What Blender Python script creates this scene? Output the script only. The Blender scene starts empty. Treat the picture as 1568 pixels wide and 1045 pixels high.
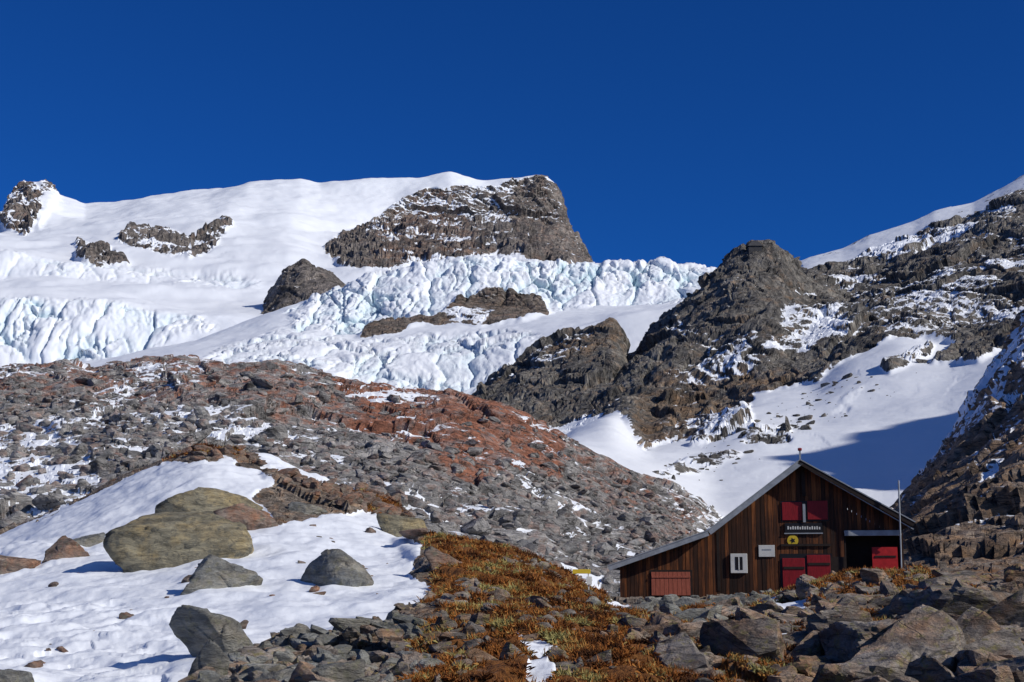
import bpy, numpy as np, math
from mathutils import Vector
rng=np.random.default_rng(7)
PITCH=math.radians(10); F=2178.0; CZ=1.6
cp,sp=math.cos(PITCH),math.sin(PITCH)
f32=np.float32
# ------------------------------------------------------------ helpers
def W(px,py,d):
    x=(np.asarray(px,float)-784)/F; y=-(np.asarray(py,float)-522.5)/F
    dy=cp-y*sp; dz=y*cp+sp; s=d/dy
    return x*s, dy*s, CZ+dz*s
def proj(X,Y,Z):
    z=Z-CZ; zc=np.maximum(Y*cp+z*sp,0.01); yc=-Y*sp+z*cp
    return 784+F*X/zc, 522.5-F*yc/zc
perm=rng.permutation(256).astype(np.int32); perm=np.concatenate([perm,perm])
grad=rng.normal(size=(256,3)); grad=(grad/np.linalg.norm(grad,axis=1,keepdims=True)).astype(f32)
OFF=rng.random((256,3)).astype(f32); R1=rng.random(256).astype(f32)
R3=rng.normal(size=(256,3)); R3=(R3/np.linalg.norm(R3,axis=1,keepdims=True)).astype(f32)
def H(a,b,c): return perm[perm[perm[a&255]+(b&255)]+(c&255)]
def perlin(P):
    i=np.floor(P).astype(np.int32); f=(P-i).astype(f32); u=f*f*f*(f*(f*6-15)+10)
    r=0
    for dx in (0,1):
        wx=u[:,0] if dx else 1-u[:,0]
        for dy in (0,1):
            wy=u[:,1] if dy else 1-u[:,1]
            for dz in (0,1):
                wz=u[:,2] if dz else 1-u[:,2]
                g=grad[H(i[:,0]+dx,i[:,1]+dy,i[:,2]+dz)]
                r=r+wx*wy*wz*(g[:,0]*(f[:,0]-dx)+g[:,1]*(f[:,1]-dy)+g[:,2]*(f[:,2]-dz))
    return r*1.5
def fbm(P,o=5,gain=.5):
    P=np.asarray(P,f32); a=1;r=0;t=0
    for k in range(o):
        r=r+a*perlin(P*(2.03**k)+17.3*k); t+=a; a*=gain
    return r/t*1.4
def ridged(P,o=5,gain=.5):
    P=np.asarray(P,f32); a=1;r=0;t=0
    for k in range(o):
        r=r+a*(1-2.6*np.abs(perlin(P*(2.03**k)+9.1*k))); t+=a; a*=gain
    return r/t
def worley(P):
    P=np.asarray(P,f32); i=np.floor(P).astype(np.int32); f=(P-i).astype(f32); n=len(P)
    F1=np.full(n,9,f32);F2=np.full(n,9,f32);h1=np.zeros(n,np.int32);V=np.zeros((n,3),f32)
    for dx in(-1,0,1):
        for dy in(-1,0,1):
            for dz in(-1,0,1):
                h=H(i[:,0]+dx,i[:,1]+dy,i[:,2]+dz)
                r=f-(OFF[h]+np.array([dx,dy,dz],f32)); d=(r*r).sum(1)
                m=d<F1
                F2=np.where(m,F1,np.minimum(F2,d)); F1=np.where(m,d,F1); h1=np.where(m,h,h1); V[m]=r[m]
    return np.sqrt(F1),np.sqrt(F2),h1,V
def facet(P,o=.6):
    a,b,h,V=worley(P)
    return o*(R1[h]-.5)+1.1*(R3[h]*V).sum(1), b-a
def blur(A,k):
    for _ in range(k):
        B=np.pad(A,((1,1),(0,0)),mode='edge'); A=(B[:-2]+2*B[1:-1]+B[2:])/4
        B=np.pad(A,((0,0),(1,1)),mode='edge'); A=(B[:,:-2]+2*B[:,1:-1]+B[:,2:])/4
    return A
def inpoly(x,y,poly):
    c=np.zeros(x.shape,bool); n=len(poly)
    for i in range(n):
        x0,y0=poly[i];x1,y1=poly[(i+1)%n]
        if y0==y1: continue
        m=((y0>y)!=(y1>y))&(x<(x1-x0)*(y-y0)/(y1-y0)+x0)
        c^=m
    return c
def spec(s,px,sm=0):
    if isinstance(s,(int,float)): return np.full(len(px),float(s))
    a=np.array(s,float); v=np.interp(px,a[:,0],a[:,1])
    if sm:
        k=max(1,int(sm/(px[1]-px[0]))); w=np.hanning(2*k+3); w/=w.sum()
        v=np.convolve(np.pad(v,k+1,mode='edge'),w,'valid')
    return v
def normals(P):
    du=np.gradient(P,axis=1); dv=np.gradient(P,axis=0)
    n=np.cross(du,dv); n/=np.linalg.norm(n,axis=2,keepdims=True)+1e-12
    return n
def link(o,parent=None):
    bpy.context.scene.collection.objects.link(o)
    if parent: o.parent=parent
    return o
def mesh_np(name,V,Fc,attrs=None,mat=None,smooth=True,parent=None):
    me=bpy.data.meshes.new(name); V=np.asarray(V,f32); Fc=np.asarray(Fc,np.int32)
    k=Fc.shape[1]
    me.vertices.add(len(V)); me.vertices.foreach_set('co',V.ravel())
    me.loops.add(Fc.size); me.polygons.add(len(Fc))
    me.polygons.foreach_set('loop_start',np.arange(0,Fc.size,k,dtype=np.int32))
    me.loops.foreach_set('vertex_index',Fc.ravel())
    me.update(calc_edges=True)
    me.polygons.foreach_set('use_smooth',np.broadcast_to(np.asarray(smooth,bool),(len(Fc),)).copy())
    for a,v in (attrs or {}).items():
        me.attributes.new(a,'FLOAT','POINT').data.foreach_set('value',np.asarray(v,f32).ravel())
    if mat: me.materials.append(mat)
    return link(bpy.data.objects.new(name,me),parent)
def paint(S,px,py,polys,Pn,warp):
    if not polys: return S
    wx=px+Pn*warp; wy=py+np.roll(Pn,37,axis=1)*warp*.6
    for poly,val,b in polys:
        m=inpoly(wx,wy,poly).astype(float)
        if b: m=blur(m,b)
        S=S*(1-m)+val*m
    return S
GR={}
def terrain(name,px0,px1,step,rows,mat,rs=2.,ra=1.,snow=(0,[]),warm=(0,[]),veg=(0,[]),ice=None,sa=.1,ss=3.,vb=4,warp=14,kn=.35,ks=1.6,kl=.35,k0=.3,sdir=(.3,-.25,.9),rib=0.,isz=14,ia=5,bumps=None,mound=0,sw=1.,dents=None):
    px=np.arange(px0,px1+step,step,dtype=float)
    K=[]
    for d,y,n in rows:
        sm=35 if n>=20 else 0
        K.append(np.stack(W(px,spec(y,px,sm),spec(d,px,sm)),-1))
    L=[]
    for i in range(len(rows)-1):
        n=rows[i][2]
        for t in np.arange(n)/n: L.append(K[i]*(1-t)+K[i+1]*t)
    L.append(K[-1]); P=np.array(L)
    P=np.stack([blur(P[:,:,k],vb) for k in range(3)],-1)
    gx,gy=proj(P[...,0],P[...,1],P[...,2]); sh=gx.shape
    Q=P.reshape(-1,3)
    n0=fbm(Q/(rs*3),4).reshape(sh)
    S=paint(np.full(sh,float(snow[0])),gx,gy,snow[1],n0,warp)
    Wm=paint(np.full(sh,float(warm[0])),gx,gy,warm[1],n0,warp*1.5)
    Vg=paint(np.full(sh,float(veg[0])),gx,gy,veg[1],n0,warp*1.5)
    if bumps:
        for poly,h,b in bumps: P[...,2]+=blur(inpoly(gx,gy,poly).astype(float),b)*h
    N=normals(P)
    sd_=np.array(sdir,float); sd_/=np.linalg.norm(sd_)
    u_=np.cross(sd_,[0,1,0]); u_/=np.linalg.norm(u_); v_=np.cross(sd_,u_)
    wv=np.stack([fbm(Q/rs/2+31*k,4) for k in range(3)],-1)
    qb=np.stack([Q@u_*.6,Q@v_*.7,Q@sd_*1.4],-1)/rs+.22*wv
    a,e1=facet(qb,.5); b_,e2=facet(qb*2.3+5,.55); c_,e3=facet(qb*.42+11,.4); d_,e4=facet(qb*5.1+2,.5)
    st=(Q@sd_)/rs*.9+.8*wv[:,0]+.3*a; fr=st-np.floor(st); saw=np.where(fr<.9,fr/.9,(1-fr)/.1)-.5
    st2=(Q@sd_)/rs*3.1+1.2*wv[:,1]+.8*a; fr2=st2-np.floor(st2); saw2=np.where(fr2<.85,fr2/.85,(1-fr2)/.15)-.5
    c=fbm(Q/rs*1.1,7,.5); r=ridged(Q/rs*.3,6,.5)
    D=.36*a+.20*b_+.09*d_+.6*c_+.22*c+.28*r+sw*(.16*saw+.07*saw2)-.10*np.exp(-e1*14)-.06*np.exp(-e2*12)
    if rib:
        D=D+rib*ridged(Q*np.array([1,1,.35])/rs*.7+.3*wv,6,.5)
    D=D.reshape(sh); fr=fr.reshape(sh)
    Sc=np.clip(S,0,1)
    sf=np.clip((Sc-.5)/.45,0,1); sf=blur(sf*sf*(3-2*sf),2)
    vs=np.clip(Vg,0,1)
    sn=fbm(Q/ss,4,.42).reshape(sh)
    disp=ra*D*(1-.96*sf)*(1-.6*vs)+sa*sn*sf
    if dents:
        dm=.3+1.2*blur(inpoly(gx,gy,dents).astype(float),20)
        w1,_,h1,_=worley(Q*np.array([1,1,0])/.42+.25*wv); w2,_,h2,_=worley(Q*np.array([1,1,0])/.9+7)
        dd=np.exp(-(w1*2.3)**2)*(R1[h1]>.45)*.06+np.exp(-(w2*2.2)**2)*.05*R1[h2]
        disp-=(dd.reshape(sh)*dm*sf)
        disp+=.022*sf*fbm(Q/.28,3).reshape(sh)*dm
    if mound:
        w1,_,_,_=worley(Q*np.array([1,1,.3])/(mound*4)+.4*wv); w2,_,_,_=worley(Q*np.array([1,1,.3])/(mound*1.7)+3)
        disp+=vs*mound*(.9*(1-w1)+.45*(1-w2)).reshape(sh)
    I=np.zeros(sh)
    if ice:
        I=blur(paint(np.zeros(sh),gx,gy,ice,n0,warp),5)
        wi=np.stack([fbm(Q/isz/1.8+k*9,4) for k in range(3)],-1)
        qi=Q*np.array([1,.7,.34])/isz+.4*wi
        fa,ea=facet(qi,.6); fb_,eb=facet(qi*2.4*np.array([1,1,1.5])+3,.6); fc_,ec=facet(qi*.45+8,.5)
        mod=np.clip(.45+1.5*fbm(Q/isz/3+70,3),.05,1)
        crack=-np.exp(-ea*20)*1.05*mod-.45*np.exp(-eb*16)*mod-.9*np.exp(-ec*20)
        disp+=ia*I*((.42*fa+.2*fb_)*(.35+.65*mod)+.8*fc_+crack+.3*ridged(qi*.8,6,.55)+.12*fbm(qi*5,4)).reshape(sh)
        I=I*(.1+.95*np.exp(-ea*9)*mod+.45*np.exp(-eb*10)*mod+.7*np.exp(-ec*12)-.5*fc_-.3*fa).reshape(sh)
    P=P+N*disp[...,None]
    N2=normals(P); nz=N2[...,2]; dev=nz-blur(nz,12)
    Sx=S+np.where(S>-.5,1,0)*(ks*dev*.6-kn*(D-blur(D,14))+k0*n0+kl*(fr-.6)*.8)
    R,Cc=sh
    idx=np.arange(R*Cc).reshape(sh)
    Fc=np.stack([idx[:-1,:-1],idx[:-1,1:],idx[1:,1:],idx[1:,:-1]],-1).reshape(-1,4)
    o=mesh_np(name,P.reshape(-1,3),Fc,{'snow':Sx,'warm':Wm,'veg':Vg,'ice':I},mat,smooth=(S[:-1,:-1]>.8).ravel())
    fx,fy=proj(P[...,0],P[...,1],P[...,2])
    GR[name]=dict(P=P,N=N2,px=fx,py=fy,S=Sx,V=Vg,Wm=Wm,px0=px0,step=step)
    return o
def hit(g,px,py):
    G=GR[g]; c=int(round((px-G['px0'])/G['step'])); c=min(max(c,0),G['P'].shape[1]-1)
    col=G['py'][:,c]; ok=np.where((col<=py)&(G['P'][:,c,1]>8))[0]
    r=ok[0] if len(ok) else len(col)-1
    return G['P'][r,c].copy()
# ------------------------------------------------------------ materials
class NT:
    def __init__(s,name):
        s.m=bpy.data.materials.new(name); s.m.use_nodes=True; s.t=s.m.node_tree; s.t.nodes.clear()
        s.out=s.t.nodes.new('ShaderNodeOutputMaterial')
    def n(s,ty,ins=None,**kw):
        nd=s.t.nodes.new(ty)
        for k,v in kw.items(): setattr(nd,k,v)
        for k,v in (ins or {}).items():
            if hasattr(v,'is_output'): s.t.links.new(v,nd.inputs[k])
            else: nd.inputs[k].default_value=v
        return nd
    def math(s,op,a,b=0,clamp=False):
        return s.n('ShaderNodeMath',{0:a,1:b},operation=op,use_clamp=clamp).outputs[0]
    def noise(s,vec,scale,detail=6,rough=.6,dist=0):
        return s.n('ShaderNodeTexNoise',{'Vector':vec,'Scale':scale,'Detail':detail,'Roughness':rough,'Distortion':dist}).outputs[0]
    def mix(s,f,a,b):
        nd=s.n('ShaderNodeMix',data_type='RGBA')
        for k,v in ((0,f),(6,a),(7,b)):
            if hasattr(v,'is_output'): s.t.links.new(v,nd.inputs[k])
            else: nd.inputs[k].default_value=v if k==0 else (*v,1)
        return nd.outputs[2]
    def ss(s,v,a,b,lo=0.,hi=1.):
        return s.n('ShaderNodeMapRange',{0:v,1:a,2:b,3:lo,4:hi}).outputs[0]
    def ramp(s,v,stops):
        nd=s.n('ShaderNodeValToRGB',{0:v}); el=nd.color_ramp.elements
        while len(el)<len(stops): el.new(.5)
        for e,(p,c) in zip(el,stops): e.position=p; e.color=(*c,1)
        return nd.outputs[0]
    def bsdf(s,col,rough=.85,normal=None,spec=.25):
        ins={'Base Color':col if hasattr(col,'is_output') else (*col,1),'Roughness':rough,'Specular IOR Level':spec}
        if normal is not None: ins['Normal']=normal
        return s.n('ShaderNodeBsdfPrincipled',ins).outputs[0]
    def fin(s,sh): s.t.links.new(sh,s.out.inputs[0]); return s.m
def rockmat(name,s,dark,mid,light,warmc,snowy=True,terr=True,lichen=None,vegc=None,icy=False,bs=.9,snowbump=.3,rot=(.25,.3,0),stretch=(.6,.6,2.0),wmax=.8,sn=1.2,wn=3.2,ck_=1.):
    m=NT(name); tc=m.n('ShaderNodeTexCoord').outputs['Object']
    mp=m.n('ShaderNodeMapping',{'Vector':tc,'Scale':stretch,'Rotation':rot}).outputs[0]
    n1=m.noise(tc,.2/s,5,.62); n2=m.noise(mp,1.9/s,7,.72,.3); n3=m.noise(tc,.8/s,5,.65)
    ck=m.noise(mp,.75/s,5,.5,.6)
    cf=m.ss(m.math('ABSOLUTE',m.math('SUBTRACT',ck,.5)),0,.018,1-ck_,1)
    cf2=m.ss(m.math('ABSOLUTE',m.math('SUBTRACT',n3,.52)),0,.014,1-ck_,1)
    cr=m.math('MULTIPLY',cf,m.math('ADD',m.math('MULTIPLY',cf2,.4),.6))
    vo=m.n('ShaderNodeTexVoronoi',{'Vector':mp,'Scale':2.2/s}).outputs['Color']
    vr=m.n('ShaderNodeSeparateColor',{0:vo}).outputs[0]
    v=m.math('ADD',m.math('MULTIPLY',n1,.40),m.math('MULTIPLY',n2,.52)); v=m.math('ADD',v,m.math('MULTIPLY',vr,.08))
    col=m.ramp(v,[(.37,dark),(.49,mid),(.63,light)])
    if terr:
        wa=m.n('ShaderNodeAttribute',attribute_name='warm').outputs['Fac']
        wf=m.ss(m.math('ADD',wa,m.math('MULTIPLY',m.math('SUBTRACT',n3,.5),wn)),.2,.95)
    else: wf=m.ss(n3,.45,.65,0,.8)
    wc=m.mix(m.ss(n2,.35,.65),tuple(c*.4 for c in warmc),tuple(min(1,c*1.7) for c in warmc))
    col=m.mix(m.math('MULTIPLY',wf,wmax),col,wc)
    if lichen:
        lf=m.math('MULTIPLY',m.ss(m.noise(tc,3/s,6,.7),.54,.62),.7)
        col=m.mix(lf,col,lichen)
    col=m.mix(cr,tuple(c*.5 for c in dark),col)
    if vegc:
        va=m.n('ShaderNodeAttribute',attribute_name='veg').outputs['Fac']
        vf=m.ss(m.math('ADD',va,m.math('MULTIPLY',m.math('SUBTRACT',n3,.5),1.8)),.42,.62)
        vc=m.ramp(m.noise(tc,5/s,6,.7),[(.3,tuple(c*.3 for c in vegc)),(.5,vegc),(.7,(vegc[0]*1.5,vegc[1]*1.7,vegc[2]*1.6))])
        col=m.mix(vf,col,vc)
    hgt=m.math('ADD',n2,m.math('MULTIPLY',vr,.10)); hgt=m.math('ADD',hgt,m.math('MULTIPLY',cr,.12))
    bp=m.n('ShaderNodeBump',{'Strength':bs,'Distance':.5*s,'Height':hgt}).outputs[0]
    rb=m.bsdf(col,.88,bp,.2)
    if not snowy: return m.fin(rb)
    sa=m.n('ShaderNodeAttribute',attribute_name='snow').outputs['Fac']
    sv=m.math('ADD',sa,m.math('MULTIPLY',m.math('SUBTRACT',n2,.5),sn))
    sf=m.ss(sv,.48,.55)
    sc=(.80,.825,.87)
    if icy:
        ia=m.n('ShaderNodeAttribute',attribute_name='ice').outputs['Fac']
        i_n=m.noise(m.n('ShaderNodeMapping',{'Vector':tc,'Scale':(1,1,.35)}).outputs[0],1.2/s,5,.65)
        iff=m.ss(m.math('ADD',ia,m.math('MULTIPLY',m.math('SUBTRACT',i_n,.5),.6)),.15,1.1,0,.8)
        sc=m.mix(iff,sc,(.48,.645,.71))
        bh=m.math('ADD',m.math('MULTIPLY',m.noise(tc,.6/s,4,.5),.5),m.math('MULTIPLY',i_n,m.ss(ia,0,.4,.05,1.)))
    else:
        bh=m.math('ADD',m.noise(tc,1.2/s,4,.5),m.math('MULTIPLY',m.noise(tc,14/s,2,.5),.05))
    sb=m.n('ShaderNodeBump',{'Strength':snowbump,'Distance':.3*s,'Height':bh}).outputs[0]
    sh=m.bsdf(sc,.6,sb,.2)
    mx=m.n('ShaderNodeMixShader',{0:sf,1:rb,2:sh}).outputs[0]
    return m.fin(mx)
M_sum=rockmat('summit_rock_and_snow',14,(.055,.05,.048),(.165,.145,.132),(.37,.32,.28),(.22,.135,.095),icy=True,snowbump=.16,stretch=(.9,.9,.9))
M_ice=rockmat('glacier_ice_and_snow',7,(.06,.053,.048),(.19,.16,.135),(.34,.29,.25),(.2,.13,.09),icy=True,snowbump=.6)
M_pk=rockmat('dark_peak_rock',5,(.045,.043,.041),(.14,.13,.119),(.34,.315,.28),(.24,.15,.085),snowbump=.15,stretch=(1.1,1.1,.6),rot=(.1,.5,0))
M_rs=rockmat('right_slope_rock',1.8,(.055,.046,.038),(.22,.175,.14),(.46,.37,.29),(.28,.16,.08),snowbump=.2,sn=1.0)
M_hump=rockmat('moraine_rock',1.4,(.075,.07,.067),(.26,.248,.238),(.54,.51,.48),(.31,.115,.06),snowbump=.2,rot=(.2,-.35,0),wmax=.88,sn=.9,stretch=(.75,.75,1.3),wn=3.6)
M_fg=rockmat('foreground_ground',.35,(.05,.041,.034),(.2,.165,.135),(.44,.37,.3),(.26,.13,.055),vegc=(.22,.085,.024),snowbump=.3)
M_bg=rockmat('boulder_grey',.4,(.08,.08,.076),(.23,.23,.215),(.42,.42,.38),(.26,.2,.13),snowy=False,terr=False,lichen=(.26,.25,.17),wmax=.6,ck_=.35)
M_scr=rockmat('scree_grey',1.0,(.09,.086,.083),(.28,.27,.26),(.55,.53,.50),(.29,.14,.09),snowy=False,terr=False,wmax=.7,ck_=.4)
M_by=rockmat('boulder_ochre',.4,(.075,.068,.052),(.25,.225,.16),(.43,.38,.26),(.38,.28,.13),snowy=False,terr=False,lichen=(.12,.12,.105),ck_=.3)
M_br=rockmat('boulder_red',.35,(.065,.05,.04),(.23,.17,.14),(.4,.33,.27),(.32,.14,.07),snowy=False,terr=False,lichen=(.2,.2,.15),ck_=.4)
M_sl=rockmat('slab_rock',.4,(.055,.046,.04),(.22,.19,.165),(.48,.42,.36),(.34,.165,.065),snowy=False,terr=False,lichen=(.28,.24,.09),ck_=.6)

# ------------------------------------------------------------ terrain sheets
SIL=[(-400,420),(-60,350),(0,328),(10,302),(25,291),(40,288),(60,280),(75,285),(95,300),(130,315),(180,308),(230,297),(320,290),(380,280),(460,276),(490,280),(560,275),(640,270),(690,262),(740,270),(790,273),(828,270),(845,280),(860,298),(866,345),(885,362),(893,385),(905,410),(1000,470),(1300,520)]
def off(c,d): return [(a,b+d) for a,b in c]
cliff=[(498,380),(520,362),(560,345),(600,318),(655,290),(700,287),(760,282),(828,272),(862,296),(905,410),(860,398),(760,396),(700,402),(640,404),(560,418),(530,412),(500,392)]
terrain('summit_mountain',-350,1250,2.0,[
 (1380,640,8),
 (1450,[(-400,600),(0,548),(100,552),(300,545),(500,520),(1300,520)],50),
 (1500,[(-400,480),(0,457),(80,456),(200,470),(300,492),(400,492),(500,480),(1300,500)],40),
 (1850,[(-400,420),(0,424),(200,430),(400,442),(450,450),(520,442),(900,440),(1300,500)],20),
 (1890,[(-400,380),(0,387),(100,398),(200,412),(300,425),(400,428),(500,428),(900,420),(1300,500)],60),
 ([(-400,2500),(450,2500),(600,2800),(1300,2800)],[(-400,370),(0,358),(130,352),(200,340),(350,335),(450,350),(500,365),(600,335),(700,335),(800,335),(860,350),(900,405),(1000,470),(1300,520)],90),
 (2950,SIL,12),(3150,off(SIL,25),6),(3800,700,1)],M_sum,rs=36,ra=19,rib=.35,
 snow=(1.6,[([(5,345),(15,300),(50,282),(66,300),(62,330),(50,345),(40,362),(10,350)],.42,1),([(60,275),(100,298),(66,305)],.7,1),
   ([(118,372),(160,378),(205,405),(150,408),(118,390)],.34,1),([(175,372),(205,345),(255,352),(300,362),(345,330),(360,336),(320,385),(290,398),(230,388)],.5,1),
   (cliff,.50,1),([(770,290),(828,270),(862,296),(905,410),(800,398)],.22,3),([(500,375),(560,350),(600,400),(560,418),(500,390)],.14,2),([(590,320),(690,285),(790,278),(780,340),(700,350),(600,350)],.56,5)]),
 warm=(.1,[([(10,280),(90,280),(60,360),(10,360)],.3,2),([(600,318),(690,287),(740,400),(560,418)],.5,6),([(770,290),(828,270),(905,410),(800,398)],.25,6)]),
 ice=[([(-100,452),(130,458),(300,492),(330,510),(150,555),(-100,560)],.7,4),([(-100,378),(400,424),(400,442),(-100,415)],.35,3)],
 isz=24,ia=9.5,sa=11,ss=140,vb=2,warp=9,kn=.9,ks=1.8,kl=.6,sdir=(.35,-.1,.9),
 bumps=[([(15,290),(60,278),(90,300),(60,350),(15,345)],10,4)])
terrain('rock_nunatak',385,555,1.4,[(1540,560,10),
 (1570,[(385,520),(415,468),(450,462),(520,436),(555,470)],60),
 (1660,[(385,500),(418,442),(435,415),(465,397),(500,418),(520,431),(555,470)],8),(1690,[(385,530),(465,420),(555,490)],5),(1750,600,1)],
 M_sum,rs=22,ra=5,rib=.3,snow=(.15,[]),warm=(.0,[]),vb=2)
TOP=[(-400,600),(0,575),(150,552),(300,520),(380,490),(480,455),(560,425),(640,407),(690,398),(710,393),(760,393),(830,400),(900,400),(980,409),(1010,402),(1100,412),(1200,430)]
nun=[(545,516),(570,500),(612,490),(670,487),(700,460),(760,446),(832,454),(842,482),(800,493),(730,498),(650,500),(600,512)]
terrain('glacier_icefall',-350,1200,1.8,[
 (850,720,6),
 (900,[(-400,640),(0,605),(300,580),(480,590),(570,614),(650,620),(730,618),(800,600),(900,580),(1000,560),(1200,520)],60),
 (960,[(-400,620),(0,590),(150,570),(300,545),(480,542),(570,548),(700,540),(800,518),(900,495),(1040,468),(1200,450)],50),
 (1110,[(-400,605),(0,580),(150,560),(300,530),(420,508),(545,510),(640,500),(840,482),(900,478),(1040,462),(1200,440)],30),
 (1150,[(-400,602),(0,578),(150,556),(300,525),(420,500),(545,492),(600,482),(680,470),(840,474),(900,470),(1000,468),(1060,450),(1200,436)],110),
 (1200,TOP,14),(1300,off(TOP,5),6),(1500,640,1)],M_ice,rs=14,ra=4,
 snow=(1.6,[(nun,.12,1),([(700,497),(660,480),(720,475),(760,485),(740,497)],.6,1)]),warm=(.1,[(nun,.4,2)]),
 ice=[([(300,560),(330,535),(440,500),(545,520),(700,508),(800,505),(850,520),(770,575),(730,625),(480,600)],.55,12),
  ([(440,475),(480,452),(560,423),(640,400),(710,388),(830,392),(900,392),(1010,395),(1110,405),(1050,462),(900,474),(850,480),(700,468),(620,492),(540,508),(450,508)],.85,6)],
 isz=17,ia=7,sa=2.5,ss=50,vb=3,warp=8,bumps=[(nun,4,5)])
WS=[(600,700),(680,640),(730,600),(760,572),(830,535),(880,508),(935,500),(950,515),(956,560),(965,600),(1010,680)]
terrain('rock_spur',620,1010,1.7,[(440,760,8),
 (520,[(600,720),(700,670),(800,668),(870,672),(900,655),(960,625),(1010,690)],50),
 (600,[(600,710),(700,640),(800,605),(900,585),(950,572),(1010,690)],70),
 (680,WS,12),(715,off(WS,40),5),(800,820,1)],M_pk,rs=17,ra=5.5,rib=.35,
 snow=(.12,[([(840,660),(900,640),(950,615),(960,640),(930,700),(850,700)],.8,3),([(760,570),(880,510),(940,505),(930,530),(800,580)],.3,4)]),warm=(.15,[([(830,535),(935,500),(950,530),(880,560)],.5,6)]),vb=2,warp=8)
RID=[(820,740),(950,640),(1050,560),(1150,460),(1200,411),(1240,394),(1290,379),(1330,359),(1400,338),(1430,323),(1490,308),(1530,288),(1568,266),(1700,200),(2300,120)]
terrain('rocky_peak',820,2100,1.9,[(185,980,8),
 (230,[(820,780),(870,720),(960,745),(1090,800),(1200,810),(1350,810),(1568,790)],30),
 (300,[(820,720),(870,678),(940,700),(1000,715),(1090,755),(1200,742),(1350,740),(1568,700)],60),
 (420,[(820,700),(870,668),(900,650),(940,632),(985,688),(1060,672),(1150,645),(1250,640),(1350,620),(1450,600),(1568,560),(2100,400)],60),
 (520,[(820,700),(900,655),(950,625),(1000,640),(1060,650),(1120,620),(1150,602),(1250,582),(1290,552),(1380,525),(1465,530),(1568,500),(2100,330)],70),
 (600,[(820,700),(900,650),(950,582),(1000,545),(1060,525),(1150,480),(1250,500),(1300,480),(1400,460),(1568,420),(2100,280)],80),
 (700,[(820,720),(900,650),(950,572),(975,540),(1000,510),(1050,460),(1100,415),(1130,388),(1150,380),(1195,392),(1212,410),(1240,440),(1300,448),(1400,410),(1500,372),(1568,345),(2100,220)],18),
 (760,[(820,730),(900,660),(950,590),(1000,530),(1050,480),(1100,440),(1150,410),(1195,425),(1215,440),(1240,432),(1300,430),(1400,392),(1500,352),(1568,325),(2100,200)],50),
 (900,RID,10),(960,off(RID,30),5),(1400,820,1)],M_pk,rs=22,ra=6.5,rib=.4,
 snow=(.19,[([(820,700),(850,675),(945,628),(962,655),(985,692),(1060,674),(1110,655),(1145,625),(1150,602),(1250,582),(1290,552),(1370,518),(1420,522),(1470,535),(1420,560),(1500,560),(1700,440),(1700,900),(820,900)],1.3,3),
   ([(1150,652),(1215,650),(1215,680),(1140,685)],.55,5),([(1060,690),(1060,640),(1150,620),(1160,650),(1100,680)],.5,4),([(1340,560),(1440,528),(1420,548),(1360,575)],.6,4),([(985,730),(1050,700),(1150,690),(1080,725)],.75,5),([(1270,640),(1300,600),(1330,590),(1300,640)],.8,5),
   ([(1212,395),(1290,370),(1400,330),(1480,300),(1600,250),(1600,290),(1480,338),(1400,368),(1330,390),(1300,410),(1265,422),(1235,422)],.9,4),
   ([(1290,415),(1330,388),(1480,335),(1600,280),(1600,320),(1400,395),(1300,430)],.58,4),
   ([(1220,440),(1300,425),(1400,390),(1600,320),(1600,480),(1480,510),(1250,520),(1180,545)],.45,6),
   ([(1160,540),(1290,490),(1310,500),(1240,545)],.64,4),([(1060,600),(1060,560),(1160,520),(1160,560)],.42,4),([(1040,480),(1120,400),(1200,410),(1180,500),(1080,520)],.0,6)]),
 warm=(.12,[([(960,640),(1000,560),(1250,570),(1150,640),(1060,690),(980,700)],.6,10)]),sa=1.3,ss=40,vb=3,warp=10,kn=.6,kl=.45,k0=.5)
RS=[(1240,880),(1300,840),(1360,790),(1400,745),(1440,690),(1500,590),(1568,485),(1700,380),(2400,150)]
terrain('rocky_slope',1250,2350,1.9,[(70,980,8),
 (80,[(1240,960),(1300,910),(1400,870),(1568,855),(2400,800)],40),
 (105,[(1240,930),(1300,890),(1390,815),(1480,775),(1568,740),(1900,640),(2400,500)],70),
 (145,[(1240,900),(1300,865),(1390,795),(1430,745),(1480,705),(1568,635),(1900,430),(2400,280)],80),
 (200,RS,10),(215,off(RS,40),6),(300,900,1)],M_rs,rs=5.5,ra=1.8,sdir=(-.5,-.3,.8),
 snow=(.16,[([(1330,800),(1400,740),(1500,590),(1568,470),(1800,300),(1800,500),(1568,600),(1470,680),(1420,735)],.57,6),([(1470,700),(1568,620),(1568,680),(1490,740)],.36,5),([(1500,720),(1530,700),(1540,740),(1510,760)],.7,3)]),
 warm=(.45,[([(1250,900),(1400,790),(1568,650),(1568,880)],.5,6)]),vb=3,kn=.55,warp=12,k0=.4)
RR=[(2300,200),(2600,60),(2900,-200),(3200,-460),(3400,-740),(3460,-690),(3520,-930),(3570,-850),(3630,-1060),(3690,-960),(3770,-1190),(3850,-1100),(4200,-1360),(4700,-1480)]
terrain('offframe_shadow_ridge',2300,4700,9,[(90,1000,10),(130,[(2300,500),(4700,300)],30),(200,RR,10),(240,off(RR,150),8),(330,900,1)],M_rs,rs=14,ra=7,snow=(.4,[]),warm=(.3,[]),vb=1)  # unseen ridge right of frame, added to cast shadow on the snow slope
HC=[(-500,565),(0,560),(100,550),(140,562),(200,560),(290,545),(350,558),(430,562),(490,580),(530,590),(600,600),(640,603),(690,592),(720,605),(780,625),(860,670),(940,715),(1000,745),(1060,765),(1095,792),(1150,850),(1300,930),(2000,1000)]
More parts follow.
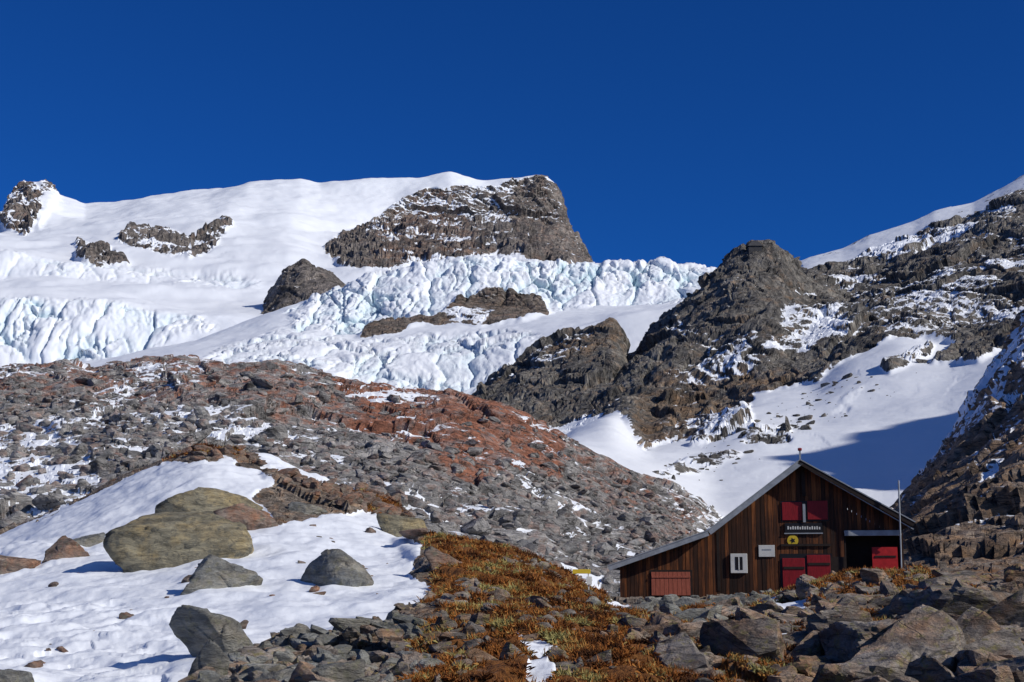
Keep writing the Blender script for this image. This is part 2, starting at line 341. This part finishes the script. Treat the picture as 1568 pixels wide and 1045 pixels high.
terrain('moraine_hillside',-400,1500,1.8,[(46,1010,6),
 (65,[(-400,860),(0,855),(200,835),(400,810),(600,850),(800,885),(950,930),(1500,940)],70),
 (90,[(-400,770),(0,765),(200,735),(400,722),(600,755),(800,815),(900,865),(1000,885),(1080,905),(1500,940)],110),
 (125,[(-400,660),(0,655),(200,645),(400,642),(600,672),(700,685),(800,725),(900,785),(1000,815),(1080,865),(1200,935),(1500,960)],130),
 (165,HC,12),(185,off(HC,20),6),(300,930,1)],M_hump,rs=5.5,ra=1.7,sdir=(.38,-.25,.88),sw=.45,
 snow=(.40,[([(-400,620),(0,635),(60,650),(140,690),(150,740),(90,780),(-400,800)],.76,6),([(500,585),(700,590),(900,700),(850,780),(560,740)],.28,8),
   ([(750,840),(800,815),(900,850),(950,900),(900,900)],.64,4),([(280,630),(520,645),(560,680),(300,670)],.62,3),([(0,600),(200,590),(300,630),(0,640)],.56,4),([(0,560),(250,560),(240,580),(0,590)],.56,4),([(560,600),(680,610),(660,640),(560,625)],.5,4),([(150,640),(300,640),(330,680),(180,720)],.54,5)]),
 warm=(.04,[([(480,585),(700,585),(800,625),(880,690),(840,730),(720,725),(640,690),(550,650)],.88,12),([(-400,555),(200,550),(300,540),(520,585),(560,640),(320,620),(0,610)],.46,10),([(860,670),(1090,780),(1050,830),(880,740)],.38,8)]),vb=3,warp=30,kn=.6,k0=.6,kl=.2)
snowA=[(-400,1200),(-400,860),(0,820),(60,795),(130,765),(250,712),(340,705),(400,720),(420,740),(390,765),(420,800),(500,790),(570,785),(600,820),(650,850),(625,880),(665,900),(640,930),(600,950),(580,965),(520,978),(440,972),(385,990),(320,1015),(290,1080),(200,1250)]
terrain('ground',-450,2050,1.9,[(3,1900,6),(8,1240,30),
 (13,1062,70),
 (18,[(-400,1005),(0,998),(300,990),(450,985),(650,965),(800,962),(1000,980),(1200,975),(1350,965),(1568,950),(2000,900)],90),
 (25,[(-400,945),(0,930),(300,905),(450,900),(600,902),(700,892),(850,922),(1000,948),(1150,942),(1300,920),(1450,900),(1568,890),(2000,850)],80),
 (33,[(-400,890),(0,872),(150,850),(300,830),(450,815),(600,840),(680,838),(780,856),(850,888),(950,938),(1100,935),(1200,918),(1280,884),(1400,876),(1568,865),(2000,810)],60),
 (42,[(-400,850),(0,832),(130,778),(250,732),(310,714),(400,730),(500,760),(600,792),(660,845),(780,865),(900,920),(960,932),(1200,922),(1290,905),(1568,880),(2000,840)],40),
 (50,[(-400,840),(0,818),(130,760),(250,707),(310,685),(400,696),(500,738),(600,768),(660,850),(780,880),(900,926),(960,928),(1200,918),(1300,905),(1400,895),(1568,880),(2000,850)],14),
 (58,[(-400,860),(0,835),(300,730),(500,785),(600,815),(700,890),(900,932),(1200,920),(1568,890),(2000,860)],14),(80,950,1)],M_fg,rs=1.1,ra=.34,sdir=(-.2,-.35,.9),
 snow=(.08,[(snowA,1.15,2),([(370,686),(470,708),(560,742),(548,757),(450,738),(400,716)],1.2,1),([(785,992),(850,1005),(862,1030),(800,1020)],1.2,1),
   ([(1175,930),(1240,920),(1235,945),(1185,952)],1.1,1),([(915,925),(990,935),(1000,950),(930,945)],.8,2),([(1185,980),(1230,982),(1220,1000),(1190,998)],1.,1),([(810,1025),(850,1035),(850,1060),(800,1060)],1.1,1),
   ([(1380,925),(1430,918),(1425,936),(1390,940)],1.1,1),([(1090,1005),(1130,998),(1125,1012),(1095,1018)],1.1,1),([(1290,960),(1330,955),(1320,970)],1.1,1)]),
 warm=(.25,[([(1000,900),(1568,850),(1568,1045),(1000,1045)],.45,8)]),
 veg=(.2,[([(240,712),(310,678),(400,686),(500,732),(600,760),(650,835),(600,805),(520,758),(420,722),(380,700),(300,700)],.8,2),
  ([(650,832),(780,845),(900,905),(980,950),(1080,1000),(1120,1100),(600,1100),(620,1000),(680,950),(640,930),(670,895)],.85,8),
  ([(980,960),(1080,935),(1300,885),(1420,880),(1520,930),(1350,1010),(1100,1060)],.62,8),([(0,850),(100,825),(180,845),(60,880),(0,885)],.8,3)]),
 sa=.13,ss=1.3,vb=3,warp=14,mound=.14,kn=.35,dents=[(-50,920),(160,915),(300,950),(260,1010),(250,1100),(-50,1100)],
 bumps=[([(600,830),(750,842),(900,905),(760,900),(650,880)],.12,10)])
# valley floor out to the horizon, well below everything
a=np.linspace(0,2*math.pi,65)[:-1]
vv=[(0,0,-14)]+[(9000*math.cos(t),9000*math.sin(t),-14) for t in a]
mesh_np('valley_floor',vv,[(0,i+1,(i+1)%64+1) for i in range(64)],{},M_hump)

# ------------------------------------------------------------ rocks
import bmesh
def ico(sub):
    bm=bmesh.new(); bmesh.ops.create_icosphere(bm,subdivisions=sub,radius=1)
    V=np.array([v.co[:] for v in bm.verts]); Fc=np.array([[v.index for v in f.verts] for f in bm.faces]); bm.free(); return V,Fc
ICO={k:ico(k) for k in (2,3,4,5,6)}
AX=np.array([[1,0,0],[-1,0,0],[0,1,0],[0,-1,0],[0,0,1],[0,0,-1.]])
def rock(sub,seed,nz=.04,soft=0,extra=5,fc=.05,jit=.28):
    r=np.random.default_rng(seed); V,Fc=ICO[sub]
    n=np.concatenate([AX+r.normal(0,jit,(6,3)),r.normal(size=(extra,3))]); n/=np.linalg.norm(n,axis=1,keepdims=True)
    d=np.concatenate([r.uniform(.42,.68,6),r.uniform(.55,.82,extra)])
    dt=V@n.T; rad=np.where(dt>.03,d/np.maximum(dt,.03),20)
    R=(np.sum(rad**-soft,axis=1))**(-1/soft) if soft else rad.min(1)
    R=np.minimum(R,1.25)
    V2=V*R[:,None]
    fa,_=facet(V2*2.2+seed*1.37,.5)
    dd=fbm(V2*1.3+seed*3.7,3)*nz+fbm(V2*6+seed,4)*nz*.5+fa*fc
    return V2*(1+dd[:,None]),Fc
def boulder(x0,x1,y0,y1,mat,seed,soft=40,deep=.75,name='boulder',tilt=0,extra=6,jit=.28):
    xc=(x0+x1)/2; b=hit('ground',xc,y1-4)
    s=b[1]/F/cp
    rx=(x1-x0)/2*s; hz=(y1-y0)*s
    V,Fc=rock(6 if x1-x0>90 else 5,seed,soft=soft,extra=extra,nz=.06,fc=.07,jit=jit)
    ext=V.max(0)-V.min(0); V=V-(V.max(0)+V.min(0))/2
    V=V/ext*2
    if tilt: V[:,2]+=tilt*V[:,0]*.6
    V*=np.array([rx,rx*deep,hz*.72])
    o=mesh_np(name,V,Fc,{},mat)
    px_=np.array(W(xc,(y0+y1)/2,b[1]+rx*deep*.4)); o.location=(px_[0],px_[1],px_[2]-hz*.18)
    return o
boulder(168,392,784,864,M_by,211,soft=11,deep=.6,extra=12,tilt=-.14,jit=.42)
boulder(238,405,750,790,M_by,12,soft=10,deep=.6,extra=12,jit=.5)
boulder(285,425,775,818,M_br,13,deep=.6,extra=10,jit=.5)
boulder(284,396,850,905,M_bg,14,tilt=.15,extra=9,jit=.5)
boulder(455,572,843,898,M_bg,151,soft=5,tilt=-.4,extra=16,jit=.6)
boulder(260,388,936,1008,M_bg,16,soft=10,tilt=-.35,extra=12,jit=.6)
boulder(288,352,984,1060,M_bg,17,extra=10,jit=.5)
boulder(-30,48,1028,1075,M_bg,18,soft=10)
boulder(578,655,790,824,M_by,19,soft=10,tilt=-.2,extra=12)
boulder(72,142,822,858,M_br,20,extra=10,jit=.5)
boulder(110,160,816,842,M_bg,21)
boulder(440,500,768,790,M_bg,22)
boulder(455,560,1012,1060,M_bg,23,soft=22)
boulder(418,450,1000,1030,M_bg,24)
boulder(-30,60,850,880,M_br,25)
boulder(650,710,838,868,M_br,26)
def scatter(name,g,poly,n,smin,smax,mat,seed,sub=3,keep=None,flat=.6,pw=2.2,sink=.15,smooth=False):
    r=np.random.default_rng(seed); G=GR[g]
    ok=inpoly(G['px'],G['py'],poly)
    if keep is not None: ok&=keep(G)
    ids=np.argwhere(ok)
    if len(ids)==0: return
    T=[rock(sub,seed*50+k,extra=5,jit=.4) for k in range(14)]
    VV=[];FF=[];o=0
    for k in range(n):
        i,j=ids[r.integers(len(ids))]; p=G['P'][i,j]
        s=smin+(smax-smin)*r.random()**pw
        V,Fc=T[k%14]; a=r.uniform(0,6.28); c,s_=math.cos(a),math.sin(a)
        sc=np.array([1.4,r.uniform(.7,1.2),r.uniform(.5,1.1)*flat*1.4])*s
        V=V*sc; t=r.uniform(-.5,.5); V=V@np.array([[math.cos(t),0,math.sin(t)],[0,1,0],[-math.sin(t),0,math.cos(t)]])
        V=V@np.array([[c,s_,0],[-s_,c,0],[0,0,1]])+p+np.array([0,0,sc[2]*.45-s*sink])
        VV.append(V);FF.append(Fc+o);o+=len(V)
    return mesh_np(name,np.concatenate(VV),np.concatenate(FF),{},mat,smooth=smooth)
nosnow=lambda G:(G['S']<.4)
patchfree=lambda G:(blur(np.clip(G['S'],0,1),10)<.3)
scatter('loose_stones','ground',[(400,990),(450,975),(600,955),(650,960),(660,1045),(640,1100),(280,1100),(320,1025)],1100,.02,.17,M_bg,3,pw=2.8)
scatter('brown_stones','ground',[(400,990),(450,975),(600,955),(700,960),(720,1045),(700,1100),(280,1100),(320,1025)],700,.02,.2,M_sl,33,pw=3,sink=.25)
scatter('stones_in_snow','ground',[(0,880),(250,800),(400,700),(560,740),(660,900),(500,975),(300,1000),(0,1045)],45,.03,.2,M_br,4,sink=.3,pw=3)
scatter('ridge_stones','ground',[(240,715),(310,680),(400,690),(500,735),(620,768),(640,830),(560,790),(420,745),(300,705)],350,.08,.35,M_br,5,keep=nosnow)
scatter('grassy_slope_stones','ground',[(600,950),(680,860),(800,850),(1000,930),(1100,1045),(600,1060)],700,.03,.24,M_sl,6,pw=3.5,sink=.28,keep=nosnow)
scatter('hut_side_stones','ground',[(900,925),(1290,905),(1100,970),(960,965)],300,.06,.3,M_bg,61,pw=2,keep=nosnow)
scatter('rock_outcrop','ground',[(1020,1060),(1010,970),(1120,945),(1280,895),(1600,880),(1700,1060)],330,.12,.5,M_sl,7,sub=4,pw=2.2,sink=.3,keep=patchfree)
scatter('rock_slabs','ground',[(1340,1080),(1370,980),(1440,930),(1620,890),(1700,1060)],40,.4,.85,M_sl,8,sub=5,sink=.45,keep=patchfree)
scatter('outcrop_rubble','ground',[(1020,1060),(1010,970),(1120,935),(1280,885),(1600,865),(1700,1060)],1300,.03,.16,M_sl,9,keep=nosnow)
scatter('hillside_rocks','moraine_hillside',[(0,560),(500,580),(860,670),(1080,780),(1000,880),(600,840),(0,850)],1500,.12,1.0,M_hump,10,pw=3,sink=.25)
scatter('hillside_scree','moraine_hillside',[(0,600),(300,620),(560,680),(720,720),(860,720),(1060,780),(1080,860),(900,900),(600,840),(300,740),(0,850)],4000,.08,.8,M_scr,41,sub=2,pw=3.2,sink=.2)
scatter('snow_slope_rocks','rocky_peak',[(985,735),(1060,690),(1150,640),(1250,590),(1450,530),(1380,600),(1250,660),(1100,740)],160,.25,2.0,M_pk,31,pw=4.5,sink=.3)
# ------------------------------------------------------------ dry grass
m=NT('dry_grass'); ta=m.n('ShaderNodeAttribute',attribute_name='tone').outputs['Fac']
M_gr=m.fin(m.bsdf(m.ramp(ta,[(.05,(.07,.03,.015)),(.35,(.24,.085,.024)),(.62,(.42,.16,.037)),(.8,(.37,.21,.065)),(.97,(.33,.29,.11))]),.8,None,.1))
def grass(name,n,seed):
    r=np.random.default_rng(seed); G=GR['ground']
    ok=(G['V']>.35)&(G['S']<.4)&(G['px']>-60)&(G['px']<1640)&(G['py']<1080)&(G['P'][...,1]<56)
    pr=(G['V']*ok).ravel().astype(float); cl=fbm(G['P'].reshape(-1,3)/.45,3); pr*=np.clip(cl*1.4+.2,0,1)**1.2; pr/=pr.sum()
    i=r.choice(len(pr),n,p=pr); B=G['P'].reshape(-1,3)[i]+r.normal(0,.02,(n,3))*[1,1,.2]
    tone=np.clip(.48+1.4*fbm(B/.6+50,4)+r.normal(0,.16,n),0,1)
    L=r.uniform(.04,.15,n)[:,None]*(.7+.3*B[:,1:2]/25); a=r.uniform(0,6.28,n)
    lean=r.uniform(.3,1.6,n)
    d=np.stack([np.cos(a)*lean,np.sin(a)*lean-.3,np.ones(n)],-1); d/=np.linalg.norm(d,axis=1,keepdims=True)
    wv=np.stack([np.cos(a+1.6),np.sin(a+1.6),np.zeros(n)],-1)*(.003+.0002*B[:,1:2])
    m=B+d*L*.55; t=B+d*L-np.array([0,0,1])*L*.2*lean[:,None]
    V=np.stack([B-wv,B+wv,m+wv*.8,t,m-wv*.8],1).reshape(-1,3)
    Fc=np.arange(n*5).reshape(n,5)
    return mesh_np(name,V,Fc,{'tone':np.repeat(tone,5)},M_gr,smooth=False)
grass('dry_grass',220000,5)

# ------------------------------------------------------------ hut
TH=math.radians(-10); O=np.array(W(1175,915,50.0))
ex=np.array([math.cos(TH),math.sin(TH),0]); nn=np.array([math.sin(TH),-math.cos(TH),0])
def hl(px,py,out=0.):
    x,y,z=W(px,py,1.0); d=np.array([x,y,z-CZ]); C=np.array([0,0,CZ]); o=O+nn*out
    t=((o-C)@nn)/(d@nn); p=C+d*t-O
    return float(p@ex),float(p[2])
hut=bpy.data.objects.new('alpine_hut',None); link(hut); hut.location=O; hut.rotation_euler=(0,0,TH)
def boxes(name,L,mat,parent=hut,attr=None,bev=0):
    VV=[];FF=[];at=[]
    for k,(x0,x1,y0,y1,z0,z1,*zz) in enumerate(L):
        zb=zz[0] if zz else z1
        o=len(VV)
        VV+=[(x0,y0,z0),(x1,y0,z0),(x1,y1,z0),(x0,y1,z0),(x0,y0,z1),(x1,y0,zb),(x1,y1,zb),(x0,y1,z1)]
        FF+=[(o+3,o+2,o+1,o),(o+4,o+5,o+6,o+7),(o,o+1,o+5,o+4),(o+1,o+2,o+6,o+5),(o+2,o+3,o+7,o+6),(o+3,o,o+4,o+7)]
        at+=[(attr[k] if attr is not None else .5)]*8
    ob=mesh_np(name,VV,FF,{'tone':at},mat,smooth=False,parent=parent)
    if bev:
        b=ob.modifiers.new('b','BEVEL'); b.width=bev; b.segments=2
    return ob
def pb(name,x0,x1,y0,y1,o0,o1,mat,**k):
    a=hl(x0,y1,o1); b=hl(x1,y0,o1)
    return boxes(name,[(a[0],b[0],-o1,-o0,a[1],b[1])],mat,**k)
def plain(name,c,rough=.6,var=.3,sc=3,metal=0,stretch=(1,1,1)):
    m=NT(name); tc=m.n('ShaderNodeTexCoord').outputs['Object']
    mp=m.n('ShaderNodeMapping',{'Vector':tc,'Scale':stretch}).outputs[0]
    n=m.noise(mp,sc,6,.65)
    col=m.mix(m.ss(n,.3,.7),tuple(x*(1-var) for x in c),tuple(min(1,x*(1+var)) for x in c))
    bp=m.n('ShaderNodeBump',{'Strength':.3,'Distance':.01,'Height':n}).outputs[0]
    return m.fin(m.bsdf(col,rough,bp,.3))
m=NT('weathered_boards'); tc=m.n('ShaderNodeTexCoord').outputs['Object']; ta=m.n('ShaderNodeAttribute',attribute_name='tone').outputs['Fac']
mp=m.n('ShaderNodeMapping',{'Vector':tc,'Scale':(22,22,1.1)}).outputs[0]
g1=m.noise(mp,1,7,.65); g2=m.noise(tc,.7,4,.6)
v=m.math('ADD',m.math('MULTIPLY',g1,.5),m.math('MULTIPLY',ta,.22)); v=m.math('ADD',v,m.math('MULTIPLY',g2,.36))
col=m.ramp(v,[(.38,(.014,.008,.006)),(.55,(.06,.023,.011)),(.66,(.19,.062,.019)),(.8,(.36,.15,.05))])
M_bd=m.fin(m.bsdf(col,.75,m.n('ShaderNodeBump',{'Strength':.5,'Distance':.012,'Height':g1}).outputs[0],.25))
M_dk=plain('dark_wood',(.022,.014,.011),.8,.4,8); M_gy=plain('grey_metal',(.3,.32,.34),.45,.25,4)
M_red=plain('red_paint',(.24,.01,.014),.55,.35,5,stretch=(8,1,1)); M_rb=plain('bright_red_paint',(.45,.02,.02),.5,.25,5); M_fr=plain('faded_red',(.36,.10,.06),.75,.35,4,stretch=(12,1,1))
M_wh=plain('white_paint',(.62,.61,.56),.5,.12); M_ye=plain('yellow_paint',(.6,.42,.03),.5,.15); M_bk=plain('dark_void',(.012,.011,.012),.5,.2)
M_st=plain('stone_base',(.2,.19,.17),.9,.5,5)
OV=.45
prof=[hl(930,866,OV),hl(1083,812,OV),hl(1225,703,OV),hl(1402,799,OV)]
def roofz(x): return float(np.interp(x,[p[0] for p in prof],[p[1] for p in prof]))
x=hl(950,900)[0]; xe=hl(1386,900)[0]; L=[];at=[];r=np.random.default_rng(2)
xp0,xp1=hl(1296,850)[0],hl(1380,850)[0]; zp=hl(1330,818)[1]
while x<xe:
    w=r.uniform(.11,.17); x1=min(x+w-.012,xe); j=r.uniform(0,.012)
    z0=-1.2
    if x1>xp0 and x<xp1: z0=zp
    L.append((x,x1,-j-.03,.0,z0,roofz(x)-.16,roofz(x1)-.16)); at.append(r.random()); x+=w
boxes('wall_boards',L,M_bd,attr=at)
xa=hl(952,900)[0]
boxes('backing_wall',[(xa,prof[1][0],.01,.12,-1.2,roofz(xa)-.2,prof[1][1]-.2),(prof[1][0],prof[2][0],.01,.12,-1.2,prof[1][1]-.2,prof[2][1]-.2),(prof[2][0],xp0,.01,.12,-1.2,prof[2][1]-.2,roofz(xp0)-.2),(xp1,xe,.01,.12,-1.2,roofz(xp1)-.2,roofz(xe)-.2),
 (xa,xa+.1,.12,7,-1.2,roofz(xa)-.2),(xe-.1,xe,.12,7,-1.2,roofz(xe)-.2),
 (xa+.1,prof[1][0],6.9,7,-1.2,roofz(xa)-.2,prof[1][1]-.2),(prof[1][0],prof[2][0],6.9,7,-1.2,prof[1][1]-.2,prof[2][1]-.2),(prof[2][0],xe-.1,6.9,7,-1.2,prof[2][1]-.2,roofz(xe)-.2)],M_dk)
boxes('porch_recess',[(xp0-.05,xp0,.0,.9,-1.2,zp),(xp1,xp1+.05,.0,.9,-1.2,zp),(xp0,xp1,.85,.9,-1.2,zp),(xp0,xp1,.0,.9,zp,zp+.05)],M_dk)
pb('porch_lintel',1293,1380,812,821,.02,.12,M_gy,bev=.01)
pb('porch_door',1338,1374,838,905,-.04,.03,M_rb)
pb('porch_door_rail',1340,1372,851,854,.03,.05,M_dk)
def roofslab(name,p,q,t0,t1,y0,y1,mat):
    d=np.array([q[0]-p[0],q[1]-p[1]]); d/=np.linalg.norm(d); n=np.array([-d[1],d[0]])
    if n[1]<0: n=-n
    P=[np.array(p)-n*t0,np.array(q)-n*t0,np.array(q)-n*t1,np.array(p)-n*t1]
    V=[(a[0],y0,a[1]) for a in P]+[(a[0],y1,a[1]) for a in P]
    return mesh_np(name,V,[(0,3,2,1),(4,5,6,7),(0,1,5,4),(1,2,6,5),(2,3,7,6),(3,0,4,7)],{'tone':[.2]*8},mat,smooth=False,parent=hut)
for i,(p,q) in enumerate(zip(prof[:-1],prof[1:])):
    roofslab('roof_sheet_%d'%i,p,q,0,.035,-OV-.03,7.3,M_gy)
    roofslab('roof_deck_%d'%i,p,q,.037,.12,-OV+.02,7.25,M_dk)
    roofslab('bargeboard_%d'%i,p,q,.04,.2 if i<2 else .19,-OV-.012,-OV+.018,M_gy if i==1 or i==0 else M_dk)
roofslab('barge_strip',(prof[2][0]+.3,prof[2][1]-.33),(prof[3][0]-.05,prof[3][1]-.22),.03,.06,-OV+.02,-OV+.06,M_gy)
c=hl(1225,697,OV)
boxes('ridge_finial',[(c[0]-.03,c[0]+.03,-OV-.02,-OV+.04,prof[2][1]-.02,prof[2][1]+.28)],M_gy)
boxes('finial_cap',[(c[0]-.07,c[0]+.07,-OV-.06,-OV+.08,prof[2][1]+.28,prof[2][1]+.38)],M_red,bev=.03)
pb('window_upper_recess',1196,1268,767,799,.031,.05,M_bk)
pb('shutter_upper_a',1198,1228,769,797,.05,.085,M_red,bev=.008); pb('shutter_upper_b',1237,1267,767,796,.05,.085,M_red,bev=.008)
pb('flue_pipe',1230,1233,772,800,.09,.14,M_gy); pb('flue_top',1228,1232,716,760,.05,.1,M_dk)
pb('name_board',1202,1259,801,816,.05,.09,M_bk)
bx=[]
for k,xx in enumerate(np.linspace(1206,1254,14)):
    hh=[0,1.2,0,.6][k%4]
    a=hl(xx,811,.1);b=hl(xx+2.0,806+hh,.1); bx.append((a[0],b[0],-.096,-.091,a[1],b[1]))
boxes('name_board_letters',bx,M_wh)
pb('name_board_trim',1201,1260,816,818,.05,.1,M_gy)
cx,cz=hl(1214,828,.06); V=[(cx,-.075,cz)]+[(cx+.19*math.cos(t),-.07,cz+.19*math.sin(t)) for t in np.linspace(0,2*math.pi,25)[:-1]]
mesh_np('round_emblem',V,[(0,i+1,(i+1)%24+1) for i in range(24)],{},M_ye,smooth=False,parent=hut)
V=[(cx,-.08,cz)]+[(cx+(.11 if k%2 else .05)*math.cos(t),-.08,cz+(.11 if k%2 else .05)*math.sin(t)) for k,t in enumerate(np.linspace(0,2*math.pi,11)[:-1])]
mesh_np('emblem_star',V,[(0,i+1,(i+1)%10+1) for i in range(10)],{},M_bk,smooth=False,parent=hut)
pb('notice_board',1162,1186,835,853,.05,.08,M_wh,bev=.006)
pb('notice_mark',1167,1181,841,843,.081,.086,M_gy)
pb('window_panel',1119,1144,848,878,.05,.13,M_wh,bev=.01); pb('window_glass',1126,1137,853,873,.131,.136,M_bk); pb('window_bar',1131,1132.2,853,873,.137,.145,M_wh)
pb('wall_band',1196,1272,833,837,.04,.09,M_dk)
pb('door_recess',1197,1274,848,930,.031,.045,M_bk)
pb('shutter_lower_a',1200,1232,855,925,.05,.09,M_red,bev=.008); pb('shutter_lower_b',1238,1271,850,922,.05,.09,M_red,bev=.008)
pb('door_brace_a',1200,1232,868,872,.091,.11,M_dk); pb('door_brace_b',1238,1271,862,866,.091,.11,M_dk)
pb('faded_frame',995,1060,873,914,.032,.05,M_dk)
sh=[];a=hl(998,912,.08);b=hl(1057,876,.08); nb=9
for k in range(nb):
    w=(b[0]-a[0])/nb; sh.append((a[0]+k*w,a[0]+(k+1)*w-.012,-.09,-.05,a[1],b[1]))
boxes('faded_shutter',sh,M_fr)
pb('shutter_brace',998,1057,882,885,.091,.11,M_fr)
pb('wall_cable',1099,1101,815,905,.04,.06,M_dk); pb('corner_post',950,956,868,930,.032,.07,M_bd)
pb('ledge_right',1272,1294,853,900,.032,.06,M_dk)
boxes('stone_footing',[(hl(946,0)[0],hl(1290,0)[0],-.12,.1,-1.5,-.12)],M_st)
def tube(name,p0,p1,r,mat,parent=None,seg=10):
    p0=np.array(p0,float);p1=np.array(p1,float);d=p1-p0;d/=np.linalg.norm(d)
    u=np.cross(d,[0.3,1,0.2]);u/=np.linalg.norm(u);v=np.cross(d,u);V=[]
    for p in(p0,p1):
        for t in np.linspace(0,2*math.pi,seg+1)[:-1]: V.append(p+r*(math.cos(t)*u+math.sin(t)*v))
    return mesh_np(name,V,[(i,(i+1)%seg,seg+(i+1)%seg,seg+i) for i in range(seg)],{},mat,parent=parent)
a=hl(1380,870,.7); b=hl(1376,736,.7)
tube('mast',(a[0],-.7,a[1]-.4),(b[0],-.7,b[1]),.028,M_gy,hut)
# trail signpost standing on the slope left of the hut
sg=bpy.data.objects.new('trail_signpost',None); link(sg); p=hit('ground',897,908); s1=p[1]/F/cp
hp=(proj(*p)[1]-872)*s1; sg.location=p
tube('post',(0,0,-.3),(0,0,hp),.8*s1*1.2,M_wh,sg)
boxes('arrow_board',[(-24*s1,3*s1,-.05,-.03,hp-8*s1,hp-1.5*s1)],M_ye,parent=sg,bev=.004)
boxes('arrow_board_lower',[(-3*s1,5*s1,-.05,-.03,hp-24*s1,hp-12*s1)],M_wh,parent=sg,bev=.004)
rf=bpy.data.objects.new('summit_refuge',None); link(rf); p=np.array(W(1155,382,690)); rf.location=p
M_sr=plain('refuge_stone',(.05,.05,.055),.8,.3,.6)
boxes('walls',[(-3.2,3.4,-3,3,-6,1.2)],M_sr,parent=rf)
mesh_np('roof',[(-3.8,-3.5,1),(4,-3.5,1),(4,3.5,1),(-3.8,3.5,1),(-1.2,-1,4),(1.5,-1,4),(1.5,1,4),(-1.2,1,4)],[(0,1,5,4),(1,2,6,5),(2,3,7,6),(3,0,4,7),(4,5,6,7),(3,2,1,0)],{},M_sr,smooth=False,parent=rf)
boxes('terrace',[(3.4,14,-3,3,-8,-3.6),(3.4,14,-3,-2.8,-2.6,-2.4),(5,5.2,-3,-2.8,-3.6,-2.6),(8,8.2,-3,-2.8,-3.6,-2.6),(11,11.2,-3,-2.8,-3.6,-2.6),(13.8,14,-3,-2.8,-3.6,-2.6)],M_sr,parent=rf)

# ------------------------------------------------------------ light
AZ=math.radians(62); EL=math.radians(33)
sd=Vector((math.cos(EL)*math.sin(AZ),-math.cos(EL)*math.cos(AZ),math.sin(EL)))
su=bpy.data.lights.new('sun','SUN'); su.energy=3.9; su.angle=math.radians(.5); su.color=(1,.95,.87)
so=link(bpy.data.objects.new('sun',su)); so.rotation_euler=sd.to_track_quat('Z','Y').to_euler()
w=bpy.data.worlds.new('World'); bpy.context.scene.world=w; w.use_nodes=True; t=w.node_tree; t.nodes.clear()
sk=t.nodes.new('ShaderNodeTexSky'); sk.sky_type='NISHITA'; sk.sun_disc=False; sk.sun_elevation=EL; sk.sun_rotation=math.atan2(sd.x,sd.y); sk.altitude=3000; sk.air_density=1; sk.dust_density=.1; sk.ozone_density=3
# deep blue tint ahead; pale tint added on the unseen sun side fills shadows
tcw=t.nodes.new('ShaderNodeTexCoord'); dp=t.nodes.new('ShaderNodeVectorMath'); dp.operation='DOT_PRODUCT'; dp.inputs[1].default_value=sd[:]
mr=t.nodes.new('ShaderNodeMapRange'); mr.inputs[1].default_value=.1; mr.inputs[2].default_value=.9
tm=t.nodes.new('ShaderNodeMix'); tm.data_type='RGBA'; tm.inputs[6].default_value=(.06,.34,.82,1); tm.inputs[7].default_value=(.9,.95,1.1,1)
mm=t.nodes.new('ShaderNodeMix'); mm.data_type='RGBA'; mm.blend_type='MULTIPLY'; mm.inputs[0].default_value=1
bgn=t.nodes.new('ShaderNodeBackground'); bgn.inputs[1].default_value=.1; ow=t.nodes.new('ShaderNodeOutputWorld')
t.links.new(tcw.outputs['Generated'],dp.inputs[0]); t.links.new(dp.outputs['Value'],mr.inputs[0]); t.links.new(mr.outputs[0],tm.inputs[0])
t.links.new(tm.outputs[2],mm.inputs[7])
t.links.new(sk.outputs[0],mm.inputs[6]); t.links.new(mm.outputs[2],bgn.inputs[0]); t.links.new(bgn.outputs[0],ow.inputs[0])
cam=bpy.data.cameras.new('camera'); cam.lens=50; cam.sensor_width=36; cam.clip_end=20000; cam.clip_start=.1
co=link(bpy.data.objects.new('camera',cam)); co.location=(0,0,CZ); co.rotation_euler=(math.radians(90)+PITCH,0,0)
bpy.context.scene.camera=co
s=bpy.context.scene; s.view_settings.view_transform='Standard'; s.view_settings.look='None'; s.view_settings.exposure=0
